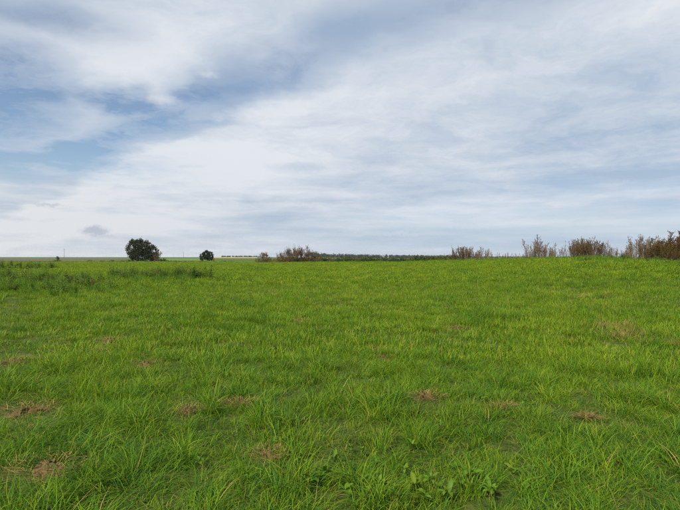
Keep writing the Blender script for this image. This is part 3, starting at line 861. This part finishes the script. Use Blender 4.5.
# low green hedge along the meadow edge, centre
BU = [leafy_bush(300 + i, .8, 1.8, SHRUB_LEAF, 700, .11) for i in range(6)]
for i in range(46):
    px = 326 + 126 * (i + rr.uniform(0, 1)) / 46; d = np.interp(px, [326, 452], [93, 73]) + rr.uniform(-2, 2.5); x, y = at_depth(px, d)
    sc = rr.uniform(.75, 1.5)
    plant('hedge_bush', BU[int(rr.integers(6))], (x, y, gz(x, y) - .03), rr.uniform(0, 6.28), (sc * 1.2, sc, sc), 'low green bush in the ragged hedge below the far wood', 'bush', 'ragged low hedge')
for i in range(50):
    px = 86 + 170 * (i + rr.uniform(0, 1)) / 50; d = rr.uniform(122, 132); x, y = at_depth(px, d)
    sc = rr.uniform(.5, .95)
    plant('field_edge_bush', BU[int(rr.integers(6))], (x, y, gz(x, y) - .03), rr.uniform(0, 6.28), (sc * 1.6, sc * 1.2, sc), 'low dark weed bush in the line between meadow and far fields', 'bush', 'line of weeds at the far field edge')

# ------------------------------------------------------------------ leafy weeds on the left and on the bank
GW = [green_weed(400 + i, .85, 7, .45) for i in range(6)]


def crest_point(px):
    a = math.atan((px - 340) / FPX)
    return at_depth(px, float(edge_of(math.degrees(a))) * math.cos(a) - abs(rr.normal(0, 3.2)) + 1.5)


def weeds(n, pf, h0, h1, label, group, name='leafy_weed'):
    for i in range(n):
        x, y = pf(); sc = rr.uniform(h0, h1) / .85 * 1.3
        plant(name, GW[int(rr.integers(6))], (x, y, gz(x, y) - .02), rr.uniform(0, 6.28), (sc * rr.uniform(.9, 1.3), sc * rr.uniform(.9, 1.3), sc), label, 'weed', group, (rr.normal(0, .13), rr.normal(0, .13)))


weeds(64, lambda: at_depth(rr.normal(62, 25), rr.normal(28, 2.6)), .35, .75, 'dark green leafy weed in the broad patch before the brown field', 'broad weed patch')
weeds(24, lambda: at_depth(rr.normal(130, 10), rr.normal(37, 1.6)), .5, .95, 'leafy green weed in the clump below the big round tree', 'weed clump below the big tree')
weeds(34, lambda: at_depth(rr.normal(176, 17), rr.normal(37, 1.8)), .5, 1.0, 'leafy green weed in the clump between the two dark trees', 'weed clump between the trees')
weeds(20, lambda: at_depth(rr.normal(12, 13), rr.normal(34, 1.6)), .5, .95, 'dark leafy weed in the small patch beside the broad weed patch', 'small weed patch')
weeds(30, lambda: at_depth(rr.uniform(-20, 60), rr.normal(62, 4)), .5, .9, 'distant green weed in the row behind the weed patches', 'far weed row')
weeds(7, lambda: at_depth(rr.normal(581, 4), rr.normal(37, .6)), .35, .6, 'dark green leafy weed on the grassy slope under the russet thicket', 'weeds on the slope')
weeds(9, lambda: at_depth(rr.normal(258, 6), rr.normal(52, 1.2)), .25, .5, 'small leafy weed in the meadow before the twiggy shrubs', 'weeds before the shrubs')
weeds(110, lambda: crest_point(440 + 260 * rr.random() ** .7), .28, .55, 'short green weed on the grassy bank among dead stalks', 'short weeds on the bank')

stand('brown', 'dead_dock', 30, 100, 28, 2.0, 3, .4, .65, 'brown seeded weed standing among the broad patch of green weeds', 'brown weeds in the broad patch')
stand('brown', 'dead_dock', 120, 200, 37.5, 1.2, 3, .5, .8, 'brown seeded weed in the green clumps below the trees', 'brown weeds below the trees')

# ------------------------------------------------------------------ dry clumps and straw tufts in the sward
for i, (x, y, rad) in enumerate(DRY_SPOTS):
    r = np.random.default_rng(600 + i)
    G = Geo(); rings, seg = 5, 12
    for a in range(rings + 1):
        for b in range(seg):
            q = rad * a / rings; an = 6.283 * b / seg
            lobe = .72 + .3 * math.sin(2 * an + i) + .2 * math.sin(3 * an + 2.3 * i); px_, py_ = math.cos(an) * q * lobe * r.uniform(.85, 1.15), math.sin(an) * q * lobe * r.uniform(.85, 1.15)
            zz = .055 * (1 - (a / rings) ** 2) + r.uniform(-.018, .022) * (a < rings) - .02 * (a == rings)
            G.v.append(Vector((px_, py_, zz))); G.t.append(.5)
    for a in range(rings):
        for b in range(seg):
            G.f.append((a * seg + b, (a + 1) * seg + b, (a + 1) * seg + (b + 1) % seg, a * seg + (b + 1) % seg))
    v, f, tt, dd = blades_mesh(int(170 + 600 * rad), rad * 1.35, .05, .15, .0032, .3, 1.5, 3, r)
    v = [(a * (1 + .3 * math.sin(i)), b, c * .42 + .045) for a, b, c in v]
    straw = new_mesh('straw', v, f, STRAW, {'tint': tt})
    where = ['between the two bare streaks in mid meadow', 'on the worn streak in the grass', 'in the thick grass with a paler one close by', 'small and pale in the thick grass',
             'wide and flattened on open grass', 'faint and wide on the grass below the tree', 'wide and tan at the end of the trampled strip', 'beside the dark flattened grass strip',
             'tan and alone on short grass', 'dark brown beside long lodged grass', 'small, among broad-leaved weeds', 'directly behind another small one',
             'small one beside the faint wide one', 'small with reddish soil in tall grass', 'tiny in the tall tufts', 'faint, far out on short grass', 'flat and faint on pale grass'][i]
    plant('dry_grass_clump', [('soil', G.mesh('soil', SOIL)), ('straw', straw)], (x, y, gz(x, y)), 0, 1, 'brown clump of dry mown grass ' + where, 'dry grass')
SM = []
for i in range(4):
    v, f, tt, dd = blades_mesh(130, .22, .14, .36, .0034, 1.3, .5, 4, np.random.default_rng(650 + i)); SM.append(new_mesh('straw', v, f, STRAW, {'tint': tt}))
k = 0
for px, py, sp in STRAW_PX:
    cx, cy = on_ground(px, py)
    for j in range(5):
        x, y = cx + rr.normal(0, sp), cy + rr.normal(0, sp); k += 1
        o = link('straw_tuft', SM[k % 4], None, (x, y, gz(x, y)), (rr.normal(0, .1), rr.normal(.25, .1), rr.uniform(0, 6.28)), (rr.uniform(.5, .9),) * 3)
        tag(o, 'pale straw-coloured grass tuft bleached among green grass below the brown thicket', 'grass tuft', 'bleached tufts')


# ------------------------------------------------------------------ broad-leaved weeds in the foreground
def broad_leaf_mesh(seed, ln, w, arch):
    r = np.random.default_rng(seed); G = Geo(); n = 6
    for k in range(n + 1):
        f = k / n; ww = w * .5 * math.sin(math.pi * min(1, (f * .92 + .06))) ** .75 * (1 if k < n else .05)
        if k == 0: ww = .004
        xx = ln * f * math.cos(arch * f * .6); zz = ln * (.55 * f - arch * .55 * f * f)
        wob = r.normal(0, .004)
        for sx in (-1, 0, 1):
            G.v.append(Vector((xx, sx * ww, zz + (abs(sx) * ww * .35) + wob * abs(sx)))); G.t.append(.45 + .15 * (sx == 0) + .1 * f)
    for k in range(n):
        for q in (0, 1):
            a = k * 3 + q; G.f.append((a, a + 3, a + 4, a + 1))
    return G.mesh('leaf', DOCK, True)


LEAVES = [broad_leaf_mesh(700 + i, l, w, a) for i, (l, w, a) in enumerate(((.17, .05, .9), (.14, .055, 1.2), (.20, .055, .7), (.12, .05, .5), (.15, .06, 1.5)))]
DOCKS = [(283, 447, 1), (290, 452, .8), (335, 470, 1.1), (300, 470, .9), (346, 486, 1.2), (362, 460, .9), (415, 497, 1.2), (430, 488, 1), (470, 482, 1.15), (455, 475, .9), (404, 478, .8),
         (312, 488, 1.2), (345, 500, 1.1), (400, 508, 1.2), (448, 505, 1.15), (588, 458, .8), (350, 456, .8), (480, 405, .9), (440, 430, .9), (412, 452, .9), (438, 420, .8), (530, 412, .9), (525, 408, .8), (366, 505, 1), (325, 480, 1), (380, 492, 1.1), (440, 498, 1.1), (460, 495, 1), (490, 500, 1.1), (345, 476, .9), (424, 506, 1.2), (273, 450, .9), (515, 480, 1), (375, 470, .9), (200, 470, .9), (250, 485, 1)]
for i, (px, py, sc) in enumerate(DOCKS):
    x, y = on_ground(px, py)
    e = link('broad_leaved_weed', None, None, (x, y, gz(x, y) + .055), (0, 0, rr.uniform(0, 6.28)), (sc * .48,) * 3)
    tag(e, 'bright green broad-leaved weed rosette low in the near grass', 'weed', 'broad-leaved rosettes')
    n = int(rr.integers(5, 9))
    for j in range(n):
        link('leaf', LEAVES[int(rr.integers(5))], e, (0, 0, .01), (rr.normal(0, .2), rr.uniform(-.75, .1), 6.283 * j / n + rr.normal(0, .3)), (rr.uniform(.8, 1.15),) * 3)
# fallen dead leaves
DEAD = plain('dead_leaf', (0.050, 0.020, 0.010), (0.10, 0.042, 0.018), 40, .9)
dl = bpy.data.meshes.new('leaf_blade'); _l = LEAVES[4].copy(); _l.materials.clear(); _l.materials.append(DEAD)
for px, py, lab in ((424, 484, 'reddish dead leaf caught in grass among broad-leaved weeds'), (621, 477, 'reddish brown dead leaf in tall tufted grass')):
    x, y = on_ground(px, py)
    o = link('dead_leaf', _l, None, (x, y, gz(x, y) + .10), (.3, .35, rr.uniform(0, 6)), (.42,) * 3); tag(o, lab, 'leaf')

# ------------------------------------------------------------------ thin haze over the fields
hv, hf = [], []
for zz in (-7.5, 16.0):
    hv += [(-2700, -2700, zz), (2700, -2700, zz), (2700, 2700, zz), (-2700, 2700, zz)]
hf = [(3, 2, 1, 0), (4, 5, 6, 7), (0, 1, 5, 4), (1, 2, 6, 5), (2, 3, 7, 6), (3, 0, 4, 7)]
hm, ht = mat_new('haze_air')
pv = ht.nodes.new('ShaderNodeVolumePrincipled')
pv.inputs['Color'].default_value = (0.86, 0.91, 1.0, 1); pv.inputs['Density'].default_value = 0.00007; pv.inputs['Anisotropy'].default_value = 0.2
ho = ht.nodes.new('ShaderNodeOutputMaterial'); ht.links.new(pv.outputs[0], ho.inputs['Volume'])
tag(link('haze', new_mesh('haze', hv, hf, hm)), 'thin pale haze lying over the fields', 'haze', kind='stuff')
